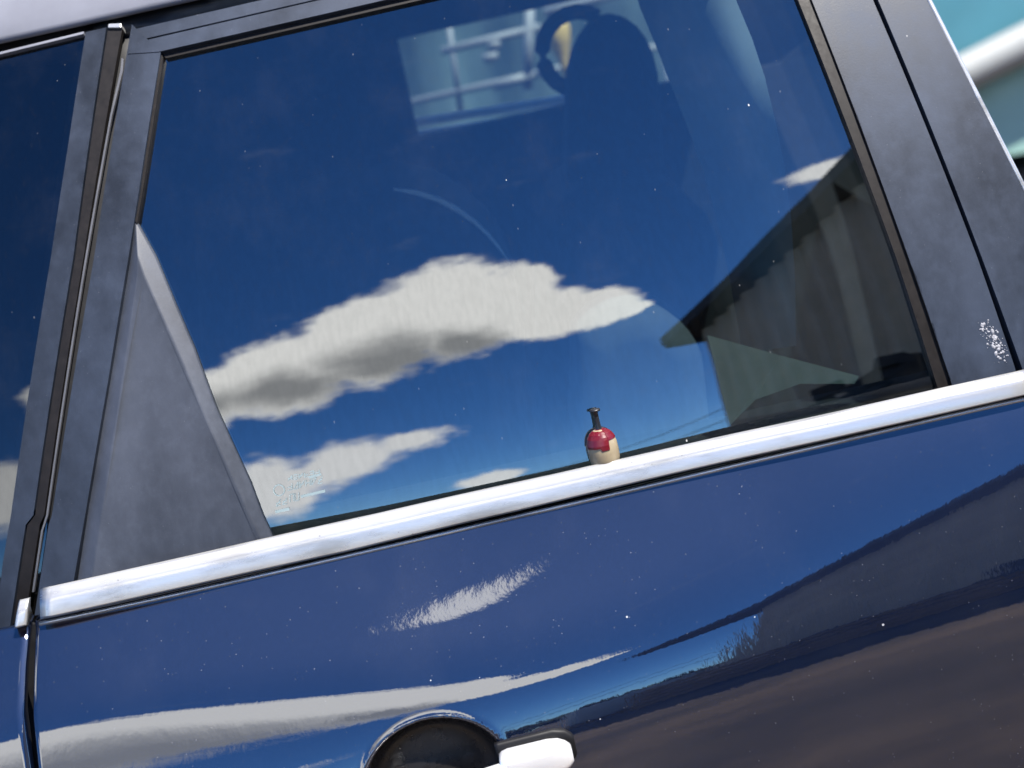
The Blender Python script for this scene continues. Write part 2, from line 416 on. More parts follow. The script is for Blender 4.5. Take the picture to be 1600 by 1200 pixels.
def along(poly, v, key=1):
    """other coordinate of a pixel polyline at coordinate v"""
    k2 = 1-key; p = sorted(poly, key=lambda q: q[key])
    if v <= p[0][key]: a, b = p[0], p[1]
    elif v >= p[-1][key]: a, b = p[-2], p[-1]
    else:
        for a, b in zip(p, p[1:]):
            if a[key] <= v <= b[key]: break
    return a[k2]+(b[k2]-a[k2])*(v-a[key])/(b[key]-a[key])

# ------------------------------------------------------------------ the ground
gm = bmesh.new(); bmesh.ops.create_grid(gm, x_segments=2, y_segments=2, size=300)
ground = from_bm('ground', gm, 'dirt', smooth=False); ground['kind'] = 'structure'
ground['label'] = 'brown bare dirt yard under and around the car'

# ------------------------------------------------------------------ the car
car = tag(empty('parked_car', (0, 0.8, 0)), 'dark blue parked car with bright window moulding seen close at its rear side door', 'car')
def under(o):            # keep world placement when the parent is not at the origin
    o.matrix_parent_inverse = o.parent.matrix_world.inverted(); return o
bpy.context.view_layer.update()
rear = None
# outlines in pixels of the photograph, laid on the car's side surfaces
TOPY = -160
gapL_up = [(194,38),(132,402),(71,805),(64,820),(47,932),(40,975)]
gapR_up = [(206,38),(147,402),(81,805),(76,820),(61,922),(54,962)]
B_right = [(251,81),(232,200),(216,304),(201,400),(168,600),(133,805),(115,908),(108,950)]
F_glass = [(130,51),(102,230),(75,405),(40,620),(13,805),(2,875),(-12,965),(-16,990)]
F_strip = [(168,42),(116,405),(54,805),(42,820),(18,980)]
G_top = [(251,79),(605,0),(1190,-131)]          # glass opening top, seal outer line
seal_in = [(258,91),(645,2),(1175,-117)]
R_glass = [(1187,-150),(1247,0),(1401,405),(1465,606),(1475,640)]
R_seal = [(1205,-150),(1268,0),(1423,405),(1487,602),(1497,640)]
R_trim = [(1304,-150),(1364,0),(1527,402),(1587,579),(1598,612)]
R_gap = [(1312,-150),(1372,0),(1534,402),(1596,572),(1608,606)]
R_edge = [(1371,-150),(1448,0),(1600,300),(1725,548),(1740,578)]

def skin(name, parent, xl, xr, top, nx, rows, cup=None, hemL=True, hemR=True):
    """outer door sheet: columns between two edges, rows from the belt to the sill, edges turned in"""
    vs, fs = [], []
    ncol = nx+1
    grid = []
    for j, d in enumerate(rows):
        row = []
        for i in range(ncol):
            f = i/nx
            # column edges follow the shut lines (x depends on depth)
            a = xl(d); b = xr(d); x = a+(b-a)*f
            z = top(x)-d
            y = lower(x, z)
            if cup: y += cup(x, z)
            row.append((x, y, z))
        grid.append(row)
    hem = []
    for k, (dz, dy) in enumerate(((0.001, 0.012), (0.0050, 0.0095), (0.0047, 0.0058), (0.0036, 0.0026), (0.0018, 0.0007))):
        hem.append([(x, y+dy, z+dz) for (x, y, z) in grid[0]])
    grid = hem+grid
    out = []
    for row in grid:
        r = list(row)
        if hemL:
            x, y, z = r[0]; r = [(x-0.0005, y+0.03, z), (x-0.0022, y+0.006, z), (x-0.0016, y+0.0018, z)]+r
        if hemR:
            x, y, z = r[-1]; r = r+[(x+0.0016, y+0.0018, z), (x+0.0022, y+0.006, z), (x+0.0005, y+0.03, z)]
        out.append(r)
    n = len(out[0])
    for r in out: vs += r
    for j in range(len(out)-1):
        for i in range(n-1): fs.append((j*n+i, j*n+i+1, (j+1)*n+i+1, (j+1)*n+i))
    fs = [tuple(reversed(f)) for f in fs]
    return under(from_data(name, vs, fs, 'paint', parent))

# skin top line
tl = [(62,979),(300,927),(540,874),(800,814),(1060,751),(1330,690),(1600,628),(1700,606)]
tops = [hit(px, py, lower) for px, py in tl]
def skin_top(x):
    if x <= tops[0][0]: a, b = tops[0], tops[2]
    elif x >= tops[-1][0]: a, b = tops[-3], tops[-1]
    else:
        for a, b in zip(tops, tops[1:]):
            if a[0] <= x <= b[0]: break
    return a[2]+(b[2]-a[2])*(x-a[0])/(b[0]-a[0])
# a smooth fit keeps the sheet clean
import numpy as np
_fit = np.polyfit([p[0] for p in tops], [p[2] for p in tops], 4)
_x0, _x1 = tops[0][0], tops[-1][0]
_s0, _s1 = np.polyval(np.polyder(_fit), _x0), np.polyval(np.polyder(_fit), _x1)
def skin_top(x):
    if x < _x0: return float(np.polyval(_fit, _x0)+0.3*_s0*(x-_x0))
    if x > _x1: return float(np.polyval(_fit, _x1)+0.3*_s1*(x-_x1))
    return float(np.polyval(_fit, x))
glpx = [(43,990),(38,1040),(35,1119),(46,1200),(60,1290)]
grpx = [(58,984),(55,1060),(54,1119),(62,1200),(76,1290)]
def edge_fn(pts):
    h = [hit(px, py, lower) for px, py in pts]
    q = sorted(((skin_top(p[0])-p[2], p[0]) for p in h))
    def fn(d):
        if d <= q[0][0]: return q[0][1]
        for a, b in zip(q, q[1:]):
            if d <= b[0]:
                f = (d-a[0])/(b[0]-a[0]); return a[1]+(b[1]-a[1])*f
        return q[-1][1]+0.02*(1-math.exp(-(d-q[-1][0])*4))
    return fn
rows = [0.002*i for i in range(150)]+[0.30+0.012*i for i in range(37)]
# recessed cup behind the handle
cc = hit(683, 1216, lower)
CA, CB = 0.076, 0.061
def cup(x, z):
    r = math.hypot((x-cc[0])/CA, (z-cc[2])/CB)
    lip = -0.0009*math.exp(-((r-1.03)/0.045)**2)
    if r >= 1.0: return lip*min(1, max(0, (1.25-r)/0.1))
    q = 1-r
    return lip+0.034*(1-math.exp(-q/0.10))*(0.55+0.45*math.sqrt(max(0, 1-r*r)))
rear = empty('rear_door', (0, 0.8, 0)); rear.parent = car; rear.location = (0, 0, 0)
front = empty('front_door', (0, 0, 0)); front.parent = car
bpy.context.view_layer.update()
eL, eR = edge_fn(grpx), edge_fn(glpx)
rs = skin('door_skin', rear, eL, lambda d: 0.60+0.05*min(d, 0.3), skin_top, 330, rows, cup)
rs.data.materials.append(M['cup_dark_reflection'])
for pg in rs.data.polygons:
    c = pg.center
    if math.hypot((c.x-cc[0])/CA, (c.z-cc[2])/CB) < 0.985: pg.material_index = 1
skin('door_skin', front, lambda d: -1.50, eR, skin_top, 130, rows)
quarter = skin('rear_quarter_panel', car, lambda d: 0.6065+0.05*min(d, 0.3), lambda d: 1.15, skin_top, 60, rows)

# ---- bright belt mouldings
def moulding(name, toppx, botpx, parent, m='chrome', n=80):
    vs, fs = [], []
    prof = [(0.008, 0.6), (0.007, 1.0), (0.005, 1.0), (0.0025, 0.985), (0.0002, 0.93), (-0.0045, 0.72), (-0.0056, 0.64), (-0.0068, 0.52), (-0.0092, 0.12), (-0.0082, 0.03), (-0.004, 0.0), (0.03, 0.0)]
    S = lambda x, z: mould(x)
    tp = sorted(hit(px, py, S) for px, py in toppx); bt = sorted(hit(px, py, S) for px, py in botpx)
    def at(p, x):
        for a, b in zip(p, p[1:]):
            if x <= b[0]: break
        return a[2]+(b[2]-a[2])*(x-a[0])/(b[0]-a[0])
    x0t, x1t, x0b, x1b = tp[0][0], tp[-1][0], bt[0][0], bt[-1][0]
    for i in range(n+1):
        f = i/n
        for dy, k in prof:
            x = lerp(lerp(x0b, x0t, k), lerp(x1b, x1t, k), f)
            zt, zb_ = at(tp, x), at(bt, x)
            yy = mould(x)
            if i in (0, n): dy = dy+0.0015
            vs.append((x, yy+dy, zb_+(zt-zb_)*k))
    q = len(prof)
    for i in range(n):
        for k in range(q-1): fs.append((i*q+k, (i+1)*q+k, (i+1)*q+k+1, i*q+k+1))
    fs.append(tuple(range(q))); fs.append(tuple(n*q+k for k in reversed(range(q))))
    o = under(from_data(name, vs, fs, m, parent)); 
    e = o.modifiers.new('normals', 'WEIGHTED_NORMAL')
    return o
moulding('belt_moulding', [(62,922),(300,869),(590,804),(860,744),(1130,683),(1475,607),(1612,577)], [(65,966),(540,861),(800,799),(1060,737),(1330,677),(1614,613)], rear)
moulding('belt_moulding', [(-600,1078),(-200,990),(-40,955)], [(-600,1118),(-200,1030),(-40,995)], front, n=30)
moulding('moulding_end_cap', [(29,940),(46,936)], [(24,980),(44,975)], front, n=6)
moulding('belt_moulding', [(1618,576),(1800,536),(2100,470)], [(1620,612),(1800,571),(2100,505)], quarter, n=20)

glint_pts = []  # added bright strip in place of the sun glint on the door hem
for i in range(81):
    x = lerp(eL(0)+0.003, 0.597, i/80); z = skin_top(x)+0.0024; glint_pts.append((x, lower(x, z)-0.0006, z))
under(tubes('hem_glint', [(glint_pts, 0.0026)], 'chrome', rear, 10))
# ---- glass: regular sheets so that reflections stay smooth
def pane(name, x0, x1, z0, z1, parent, nx=70, nz=50, off=0.0, lean=0.0, lean1=None, m='glass'):
    lean1 = lean if lean1 is None else lean1
    vs, fs = [], []
    for j in range(nz+1):
        z = z0+(z1-z0)*j/nz
        for i in range(nx+1):
            x = x0+(x1-x0)*i/nx+lerp(lean, lean1, i/nx)*(z-z0)
            vs.append((x, upper(x, z)-off, z))
    for j in range(nz):
        for i in range(nx):
            a = j*(nx+1)+i; fs.append((a, a+1, a+nx+2, a+nx+1))
    o = under(from_data(name, vs, fs, m, parent)); return o
ztop = hit(1175, -122, upper)[2]+0.012
_l0, _l1 = hit(92, 905, upper), hit(230, 60, upper); _r0, _r1 = hit(1510, 605, upper), hit(1225, -140, upper)
_sl, _sr = (_l1[0]-_l0[0])/(_l1[2]-_l0[2]), (_r1[0]-_r0[0])/(_r1[2]-_r0[2]); _zb = ZB-0.065
rg = pane('window_glass', _l0[0]+_sl*(_zb-_l0[2]), _r0[0]+_sr*(_zb-_r0[2]), _zb, ztop, rear, lean=_sl, lean1=_sr)
# trim sheet to the opening: clip verts left/right lines are hidden behind the pillar trims
fg = pane('window_glass', -1.35, hit(6, 905, upper)[0]+0.028, ZB-0.065, ztop+0.07, front, nx=50, lean=0.30, m='dark_glass')

# ---- rear door trims
TB = 0.012
under(strip('pillar_trim', gapR_up, B_right, upper, TB, 0.018, 'trim', rear, bevel=0.0022))
# upper frame: dark inner band and lighter outer band
f0 = [(207,46),(398,2),(800,-87),(1305,-199)]
f1 = [(205,68),(486,3),(800,-66),(1290,-176)]
f2 = [(249,80),(605,-1),(1190,-131)]
under(strip('upper_frame', f0, [(203,66),(486,1),(800,-69),(1290,-178)], upper, 0.006, 0.02, 'trim', rear, bevel=0.001))
under(strip('upper_frame_rail', f1, [(200,84),(247,81)]+f2[1:], upper, 0.013, 0.02, 'trim', rear, bevel=0.002))
under(strip('window_seal', [(252,82),(605,2),(1195,-130)], [(259,91),(645,3),(1190,-119)], upper, 0.006, 0.012, 'rubber', rear, bevel=0.0015))
under(strip('window_seal', [(252,84),(234,200),(218,304),(211,345)], [(255,90),(238,200),(222,304),(214,350)], upper, 0.008, 0.010, 'rubber', rear, bevel=0.001))
under(strip('window_seal', [(1194,-131)]+R_glass[1:], [(1212,-134)]+R_seal[1:], upper, 0.008, 0.014, 'rubber', rear, bevel=0.003))
under(strip('pillar_trim', [(1214,-134),(1271,0),(1426,405),(1490,602),(1500,640)], R_trim, upper, TB, 0.02, 'trim', rear, bevel=0.0022))
# triangular filler with a raised flat and sloping borders
def facet(name, outer, inner, o_out, o_in, m, parent):
    a = [hit(px, py, upper, o_out) for px, py in outer]; b = [hit(px, py, upper, o_in) for px, py in inner]
    n = len(a); back = [(p[0], p[1]+0.02, p[2]) for p in a]
    bm = bmesh.new()
    A = [bm.verts.new(p) for p in a]; B = [bm.verts.new(p) for p in b]; K = [bm.verts.new(p) for p in back]
    for i in range(n):
        j = (i+1) % n
        bm.faces.new((A[i], A[j], B[j], B[i])); bm.faces.new((K[i], K[j], A[j], A[i]))
    bm.faces.new(B); bm.normal_update()
    bmesh.ops.recalc_face_normals(bm, faces=bm.faces[:])
    o = under(from_bm(name, bm, m, parent, smooth=True))
    bv = o.modifiers.new('edge', 'BEVEL'); bv.width = 0.0018; bv.segments = 3; bv.limit_method = 'ANGLE'; bv.angle_limit = math.radians(12)
    o.modifiers.new('normals', 'WEIGHTED_NORMAL'); return o
outer = [(211,341),(243,400),(304,545),(337,636),(391,754),(410,805),(430,848),(436,880),(110,950),(121,905),(136,805),(171,600),(204,400)]
inner = [(214,395),(226,432),(288,570),(322,655),(376,772),(394,815),(414,852),(420,884),(134,944),(144,898),(158,805),(190,600),(214,432)]
facet('sail_panel', outer, inner, 0.006, 0.016, 'worn_trim', rear)

# ---- front door strips beside the shut line
under(strip('pillar_trim', [(134,50),(106,230),(79,405),(44,620),(17,805),(5,875),(-10,990)], [(166,43),(114,405),(52,805),(40,820),(14,990)], upper, TB, 0.018, 'trim', front, bevel=0.002))
under(strip('pillar_edge_seal', [(169,44),(117,405),(55,805),(43,820),(20,975)], [(191,44),(130,405),(69,805),(62,820),(45,930),(40,960)], upper, 0.010, 0.007, 'rubber', front, bevel=0.002))
under(panel('edge_cap', [(169,37),(189,36),(190,43),(168,43)], upper, 0.014, 0.016, 'chrome', front, bevel=0.001, cell=0.2))
under(strip('lip_trim', [(190,90),(188,110),(172,180),(133,402),(72,805),(64,830),(50,925)], [(193,92),(192,110),(175,180),(136,402),(75,805),(67,830),(53,925)], upper, 0.012, 0.004, 'lip', front, bevel=0.0006))
under(strip('upper_frame', [(-500,195),(0,81),(131,49)], [(-500,199),(0,85),(130,53)], upper, 0.008, 0.01, 'pale_grey', front, bevel=0.001))

# ---- rear quarter pillar
qp = under(strip('rear_pillar_trim', R_gap, R_edge, upper, TB, 0.03, 'trim', car, bevel=0.002))
ed = [hit(px+3, py, upper, 0.010) for px, py in [(1371,-150),(1448,0),(1524,150),(1600,300),(1725,548)]]
under(tubes('pillar_edge_trim', [(ed, 0.0032)], 'chrome', car))

# ---- black body aperture behind the shut gaps, and the roof
under(strip('body_aperture', [(130,30),(70,402),(10,805),(-30,1000)], [(260,30),(200,402),(130,805),(110,1000)], upper, -0.012, 0.03, 'gap_black', car, bevel=0, cell=0.06))
under(strip('body_aperture', [(1280,-160),(1345,0),(1505,402),(1565,579),(1580,640)], [(1330,-160),(1392,0),(1555,402),(1620,579),(1640,640)], upper, -0.02, 0.03, 'gap_black', car, bevel=0, cell=0.06))
under(strip('roof_gutter', [(-500,165),(0,54),(300,-14),(1320,-240)], [(-500,215),(0,96),(300,30),(1320,-190)], upper, -0.006, 0.03, 'gap_black', car, bevel=0, cell=0.08))
box_gap = under(box('shut_gap_lining', (hit(49, 1100, lower)[0], 0.075, 0.61), (0.08, 0.01, 0.72), 'gap_black', car, r=0))
# roof side: bright sky reflection put into a pale grey base colour
def sweep_x(name, line, prof, m, parent, off=0.0, n=40):
    pts = [hit(px, py, upper, off) for px, py in line]; a, b = pts[0], pts[-1]
    vs, fs = [], []; q = len(prof)
    for i in range(n+1):
        f = i/n; x = lerp(a[0], b[0], f); z = lerp(a[2], b[2], f)
        for dy, dz in prof: vs.append((x, upper(x, z)-off+dy, z+dz))
    for i in range(n):
        for k in range(q-1): fs.append((i*q+k, (i+1)*q+k, (i+1)*q+k+1, i*q+k+1))
    return under(from_data(name, vs, fs, m, parent))
prof = [(0.02, 0.0), (0.004, -0.001), (0.0, 0.003), (0.001, 0.008), (0.006, 0.02), (0.016, 0.04), (0.032, 0.062), (0.06, 0.082), (0.10, 0.098), (0.2, 0.115), (0.45, 0.13), (0.9, 0.13), (1.0, 0.115)]
sweep_x('roof', [(-700,221),(0,66),(300,0),(1330,-228)], prof, 'pale_grey', car, off=0.014)

# ---- handle
hy = lower(-0.05, 0.77)
hc = hit(842, 1183, lower, 0.02)
handle = empty('door_handle', (0, 0, 0)); handle.parent = rear; bpy.context.view_layer.update()
HY = min(lower(hc[0], hc[2]-0.02), lower(hc[0]-0.1, hc[2]-0.02))-0.014
e = plane(865, 1156, HY); e2 = plane(899, 1195, HY); e3 = plane(745, 1200, HY); e4 = plane(782, 1172, HY)
def bar(name, secs, m, parent):
    """superellipse sections along x: (x, zc, half height, half depth, yc)"""
    n = 28; vs, fs = [], []
    for (x, zc, hz, hd, yc) in secs:
        for k in range(n):
            t = 2*math.pi*k/n; c, s = math.cos(t), math.sin(t)
            vs.append((x, yc-hd*math.copysign(abs(c)**0.6, c), zc+hz*math.copysign(abs(s)**0.6, s)))
    for i in range(len(secs)-1):
        for k in range(n): fs.append((i*n+k, i*n+(k+1) % n, (i+1)*n+(k+1) % n, (i+1)*n+k))
    fs.append(tuple(reversed(range(n)))); fs.append(tuple((len(secs)-1)*n+k for k in range(n)))
    return under(from_data(name, vs, fs, m, parent))
xr = e2[0]; xl = e4[0]; zt = e[2]; hh = 0.019
zc = zt-hh
secs = []
for f in (0, .02, .06, .14, .3, .5, .7, .84, .93, .98, 1.0):
    x = lerp(xl-0.004, xr, f); w = 1.0
    if f > .7: w = math.sqrt(max(0.0, 1-((f-.7)/.3)**2*0.86))
    if f < .14: w = 0.62+0.38*math.sqrt(max(0, 1-((.14-f)/.14)**2))
    secs.append((x, zc+0.0015*(f-0.5), hh*w, 0.016*(0.5+0.5*w), HY))
cap = bar('handle_cap', secs, 'handle', rear)
secs = []
for i in range(15):
    f = i/14; x = lerp(xl+0.012, xl-0.21, f)
    arch = math.sin(math.pi*min(1, max(0, f)))
    w = 0.0135 if f < 0.9 else 0.0135*(1-(f-0.9)*3)
    secs.append((x, zc-0.004-0.004*f, w, 0.0085, HY-0.006-0.016*arch))
bar('handle_grip', secs, 'handle', rear)
gk = []
for f in (0, .05, .2, .5, .75, .9, .97, 1.0):
    x = lerp(xl-0.006, xr+0.0045, f); w = 1.0
    if f > .75: w = math.sqrt(max(0.0, 1-((f-.75)/.25)**2*0.8))
    y = lower(x, zc)
    gk.append((x, zc, (hh+0.0035)*w, 0.006, y))
bar('handle_gasket', gk, 'black_rubber', rear)
bpy.data.objects.remove(handle)

# ---- markings etched in the glass, lower front corner
def ribbon(bm, a, b, w):
    p = Vector(hit(*a, upper, 0.0009)); q = Vector(hit(*b, upper, 0.0009)); d = (q-p).normalized(); n = Vector((0, -1, 0.2)).cross(d).normalized()*w*0.5
    vs = [bm.verts.new(v) for v in (p-n, q-n, q+n, p+n)]; bm.faces.new(vs)
bm = bmesh.new()
R2 = random.Random(3)
def glyphs(x0, y0, x1, y1, n, hgt):
    for i in range(n):
        f = (i+0.5)/n; x, y = lerp(x0, x1, f), lerp(y0, y1, f); w = (x1-x0)/n*0.36
        s = (y1-y0)/(x1-x0)
        for (a, b) in R2.sample([((-1, -1), (-1, 1)), ((1, -1), (1, 1)), ((-1, -1), (1, -1)), ((-1, 1), (1, 1)), ((-1, 0), (1, 0)), ((-1, 1), (1, -1))], 3):
            ribbon(bm, (x+a[0]*w, y+a[1]*hgt/2+a[0]*w*s), (x+b[0]*w, y+b[1]*hgt/2+b[0]*w*s), 0.0010)
glyphs(449, 748, 500, 737, 6, 7); glyphs(448, 762, 505, 749, 6, 10)
glyphs(430, 787, 450, 782, 2, 9); glyphs(452, 779, 468, 775, 2, 12)
ribbon(bm, (470, 776), (508, 767), 0.003); ribbon(bm, (430, 800), (452, 795), 0.0032); ribbon(bm, (482, 746), (502, 741), 0.0025)
for k in range(16):
    a, b = 2*math.pi*k/16, 2*math.pi*(k+1)/16
    ribbon(bm, (436+8.5*math.cos(a), 766+8.5*math.sin(a)), (436+8.5*math.cos(b), 766+8.5*math.sin(b)), 0.0012)
under(from_bm('glass_marking', bm, 'mark_frit', rear, smooth=False))

# ---- dried bird dropping on the rear pillar trim
bm = bmesh.new(); R3 = random.Random(5)
for i in range(130):
    f = R3.random(); x = lerp(1537, 1567, f)+R3.gauss(0, 6); y = lerp(507, 558, f)+R3.gauss(0, 5)
    r = R3.choice((0.0004, 0.0005, 0.0007, 0.0009, 0.0014, 0.0021))*(1.2-0.6*abs(f-0.6))
    p = hit(x, y, upper, TB)
    bmesh.ops.create_icosphere(bm, subdivisions=1, radius=1, matrix=Matrix.Translation(p) @ Matrix.Diagonal((r, 0.0007, r*R3.uniform(0.7, 1.6), 1)))
bd = under(from_bm('bird_dropping', bm, 'dropping_white', rear)); bd['kind'] = 'stuff'
bd['label'] = 'crusty white dried bird dropping on the black rear pillar trim'

# ------------------------------------------------------------------ cabin
def pl(px, py, y): return Vector(plane(px, py, y))
cab = empty('cabin', (0, 0, 0)); cab.parent = car; bpy.context.view_layer.update()
def cbox(name, c, s, m, r=0.01): return under(box(name, c, s, m, cab, r=r))
cbox('door_card', (-0.1, 0.165, 0.70), (2.4, 0.06, 0.60), 'interior_black', 0.02)
cbox('floor', (-0.1, 0.75, 0.32), (2.6, 1.3, 0.04), 'interior_black')
FY = 1.32
sillp = pl(770, 190, FY); topp = pl(632, 60, FY); lefx = pl(636, 130, FY).x; rigx = pl(1075, 60, FY).x
cbox('far_door_card', (-0.56, FY+0.03, (sillp.z+0.3)/2), (2.6, 0.05, sillp.z-0.3), 'dark_fabric', 0.012)
cbox('far_header', (-0.56, FY+0.03, topp.z+0.10), (2.6, 0.05, 0.20), 'interior_black')
cbox('far_pillar', (lefx-0.75, FY+0.03, (sillp.z+topp.z)/2), (1.5, 0.045, topp.z-sillp.z+0.04), 'interior_black')
cbox('far_rear_pillar', ((rigx+0.74)/2, FY+0.03, (sillp.z+topp.z)/2), (0.74-rigx, 0.045, topp.z-sillp.z+0.04), 'interior_black')
cbox('headliner', (-0.75, 0.92, 1.665), (2.6, 0.86, 0.02), 'interior_black')
a, b = pl(640, 193, FY+0.10), pl(1000, 137, FY+0.10)
under(tubes('far_sill_trim', [([a, b], 0.008), ([a+Vector((0, -0.03, -0.024)), b+Vector((0, -0.03, -0.024))], 0.013)], 'light_lining', cab))
tz = [(0.495, 1.57), (0.505, 1.52), (0.60, 1.10), (0.615, 1.03), (0.64, 0.45)]
def gate(name, z0, z1, m):
    def xx(z):
        for (xa, za), (xb, zb2) in zip(tz, tz[1:]):
            if z >= zb2: return lerp(xb, xa, (z-zb2)/(za-zb2))
        return tz[-1][0]
    vs = []; zz = [lerp(z0, z1, i/6) for i in range(7)]
    for z in zz: vs += [(xx(z)-0.012, upper(0.5, z)+0.03, z), (xx(z)-0.012, 1.30, z)]
    return under(from_data(name, vs, [(2*i, 2*i+1, 2*i+3, 2*i+2) for i in range(6)], m, cab, smooth=False))
gate('tailgate_panel', 0.40, 1.08, 'interior_black'); gate('tailgate_glass', 1.08, 1.48, 'glass'); gate('tailgate_header', 1.48, 1.57, 'interior_black')
# seats: backrests with headrests
def cushion(name, pts, y, depth, m, r=0.03):
    bm = bmesh.new(); vs = [bm.verts.new(plane(px, py, y)) for px, py in pts]
    f = bm.faces.new(vs); bm.normal_update()
    if f.normal.y > 0: f.normal_flip()
    o = under(from_bm(name, bm, m, cab))
    s = o.modifiers.new('depth', 'SOLIDIFY'); s.thickness = depth; s.offset = -1
    bv = o.modifiers.new('round', 'BEVEL'); bv.width = r; bv.segments = 5; bv.limit_method = 'ANGLE'; bv.angle_limit = math.radians(50)
    o.modifiers.new('normals', 'WEIGHTED_NORMAL'); return o
def arc(cx, cy, rx, ry, a0, a1, n=12): return [(cx+rx*math.cos(math.radians(lerp(a0, a1, i/n))), cy-ry*math.sin(math.radians(lerp(a0, a1, i/n)))) for i in range(n+1)]
cushion('headrest', arc(962, 150, 72, 125, 0, 180)+[(885, 300), (1040, 290)], 0.92, 0.14, 'dark_fabric')
cushion('seat_back', [(880, 290), (1045, 285), (1110, 340), (1150, 430), (1300, 720), (860, 830), (850, 420)], 0.80, 0.4, 'dark_fabric', 0.05)
cushion('front_seat_back', [(300, 360)]+[(615, 295), (680, 310), (740, 345), (780, 385), (803, 420), (820, 520), (830, 860), (330, 900)], 0.50, 0.4, 'dark_fabric', 0.03)
under(tubes('seat_piping', [([pl(x, y, 0.495) for x, y in [(615,295),(650,301),(685,312),(715,328),(742,347),(764,368),(782,390),(797,412)]], [0.0015,0.0035,0.0038,0.0036,0.003,0.0024,0.0018,0.001])], 'light_lining', cab))
cushion('seat_bolster', arc(1000, 600, 110, 115, 20, 150)+[(900, 760), (1120, 720)], 0.30, 0.2, 'grey_fabric', 0.04)
under(tubes('grab_strap', [([pl(x, y, 1.05) for x, y in arc(905, 80, 58, 62, 60, 300, 14)], 0.012)], 'dark_fabric', cab))
# light lining: quarter trim high at the rear, parcel shelf low
def sheet(name, pts, m, th=0.01):
    bm = bmesh.new(); vs = [bm.verts.new(p) for p in pts]; bm.faces.new(vs)
    o = under(from_bm(name, bm, m, cab, smooth=False)); s = o.modifiers.new('t', 'SOLIDIFY'); s.thickness = th; s.offset = 0; return o
sheet('parcel_shelf', [pl(1105, 524, 0.145), pl(1220, 556, 0.14), pl(1342, 588, 0.135), pl(1335, 600, 0.13), pl(1250, 600, 0.125), pl(1180, 625, 0.115), pl(1140, 665, 0.105)], 'sage_lining', 0.002)
vs, fs = [], []
edge = [(1130,-70),(1150,0),(1175,60),(1195,120),(1212,190),(1226,260),(1236,340),(1242,430),(1244,540)]
for i, (x, y) in enumerate(edge):
    for k in range(9):
        f = k/8; q = hit(x, y, upper); p = pl(x-(150-0.15*max(0, y-100))*f, y+12*f, q[1]+0.05+0.22*f*f+max(0, y-150)*0.0006); vs.append(tuple(p))
for i in range(len(edge)-1):
    for k in range(8): fs.append((i*9+k, i*9+k+1, (i+1)*9+k+1, (i+1)*9+k))
under(from_data('quarter_trim', vs, fs, 'quarter_lining', cab))

# ------------------------------------------------------------------ fishing float standing on the inner sill
fy = upper(0.083, ZB+0.02)-0.0195
fc = pl(942, 700, fy)
bob = tag(empty('fishing_float', (fc.x, fy, fc.z-0.024)), 'red and cream fishing float with black stem wedged between the moulding and the window glass', 'fishing float')
bpy.context.view_layer.update()
prof = [(0.0005, -0.024), (0.010, -0.0235), (0.0150, -0.019), (0.0168, -0.011), (0.0170, -0.002), (0.0165, 0.006), (0.0145, 0.013), (0.011, 0.0185), (0.006, 0.0215), (0.0005, 0.0225)]
under(lathe('float_body', prof, (fc.x, fy, fc.z), 'cream_plastic', bob))
def rad(z):
    for (a, za), (b, zb2) in zip(prof, prof[1:]):
        if za <= z <= zb2: return a+(b-a)*(z-za)/(zb2-za)
    return prof[-1][0]
vs, fs = [], []; NA, NR = 64, 9
for k in range(NA):
    t = 2*math.pi*k/NA; dgr = (math.degrees(t)-270+180) % 360-180     # 0 faces the camera (-Y)
    if -8 <= dgr <= 26: zl = 0.0005
    elif dgr < -8: zl = 0.0035
    else: zl = 0.0105
    for i in range(NR):
        z = lerp(zl, 0.0225, i/(NR-1)); r = rad(z)+0.0007
        vs.append((fc.x+r*math.cos(t), fy+r*math.sin(t), fc.z+z+(0.0006 if i == NR-1 else 0)))
for k in range(NA):
    for i in range(NR-1):
        k2 = (k+1) % NA; fs.append((k*NR+i, k2*NR+i, k2*NR+i+1, k*NR+i+1))
under(from_data('float_cap', vs, fs, 'red_plastic', bob, smooth=False))
under(lathe('stem', [(0.0042, 0.021), (0.0030, 0.025), (0.0026, 0.036), (0.0028, 0.0415), (0.0058, 0.0425), (0.0058, 0.0445), (0.0, 0.0448)], (fc.x, fy, fc.z), 'stem_black', bob, 20))
# inner sill
cbox('inner_sill', (-0.2, 0.17, 0.985), (2.0, 0.12, 0.02), 'interior_black', 0.004)

# ------------------------------------------------------------------ mirrored in the glass and paint: the yard on the camera's side
wh = tag(empty('warehouse', (3.5, -15.2, 0)), 'tan ribbed metal warehouse with dark overhanging roof mirrored in the window', 'warehouse')
bpy.context.view_layer.update()
A = Vector((3.75, -14.9, 0)); D = Vector((0.378, 0.926, 0)).normalized(); NW = Vector((-D.y, D.x, 0))   # wall runs along D and faces NW
BK = -NW; LEN = 13.0; EAVE = 5.6; RIDGE = EAVE+6.5*math.tan(math.radians(18.7))
def roofz(s): return EAVE+(RIDGE-EAVE)*(1-abs(s-LEN/2)/(LEN/2))
vs, fs = [], []; n = 104
for i in range(n+1):
    s = LEN*i/n; bump = (0, 0.12, 0.12, 0)[i % 4]
    for z in (0.0, roofz(s)): 
        p = A+D*s+NW*bump; vs.append((p.x, p.y, z))
for i in range(n): fs.append((2*i, 2*i+2, 2*i+3, 2*i+1))
under(from_data('gable_wall', vs, fs, 'tan_wall', wh, smooth=False))
vs, fs = [], []; n = 80
for i in range(n+1):
    s = 20*i/n; bump = (0, 0.05, 0.05, 0)[i % 4]; p = A+BK*s-D*bump
    vs += [(p.x, p.y, 0), (p.x, p.y, EAVE)]
for i in range(n): fs.append((2*i, 2*i+2, 2*i+3, 2*i+1))
under(from_data('side_wall', vs, fs, 'tan_wall', wh, smooth=False))
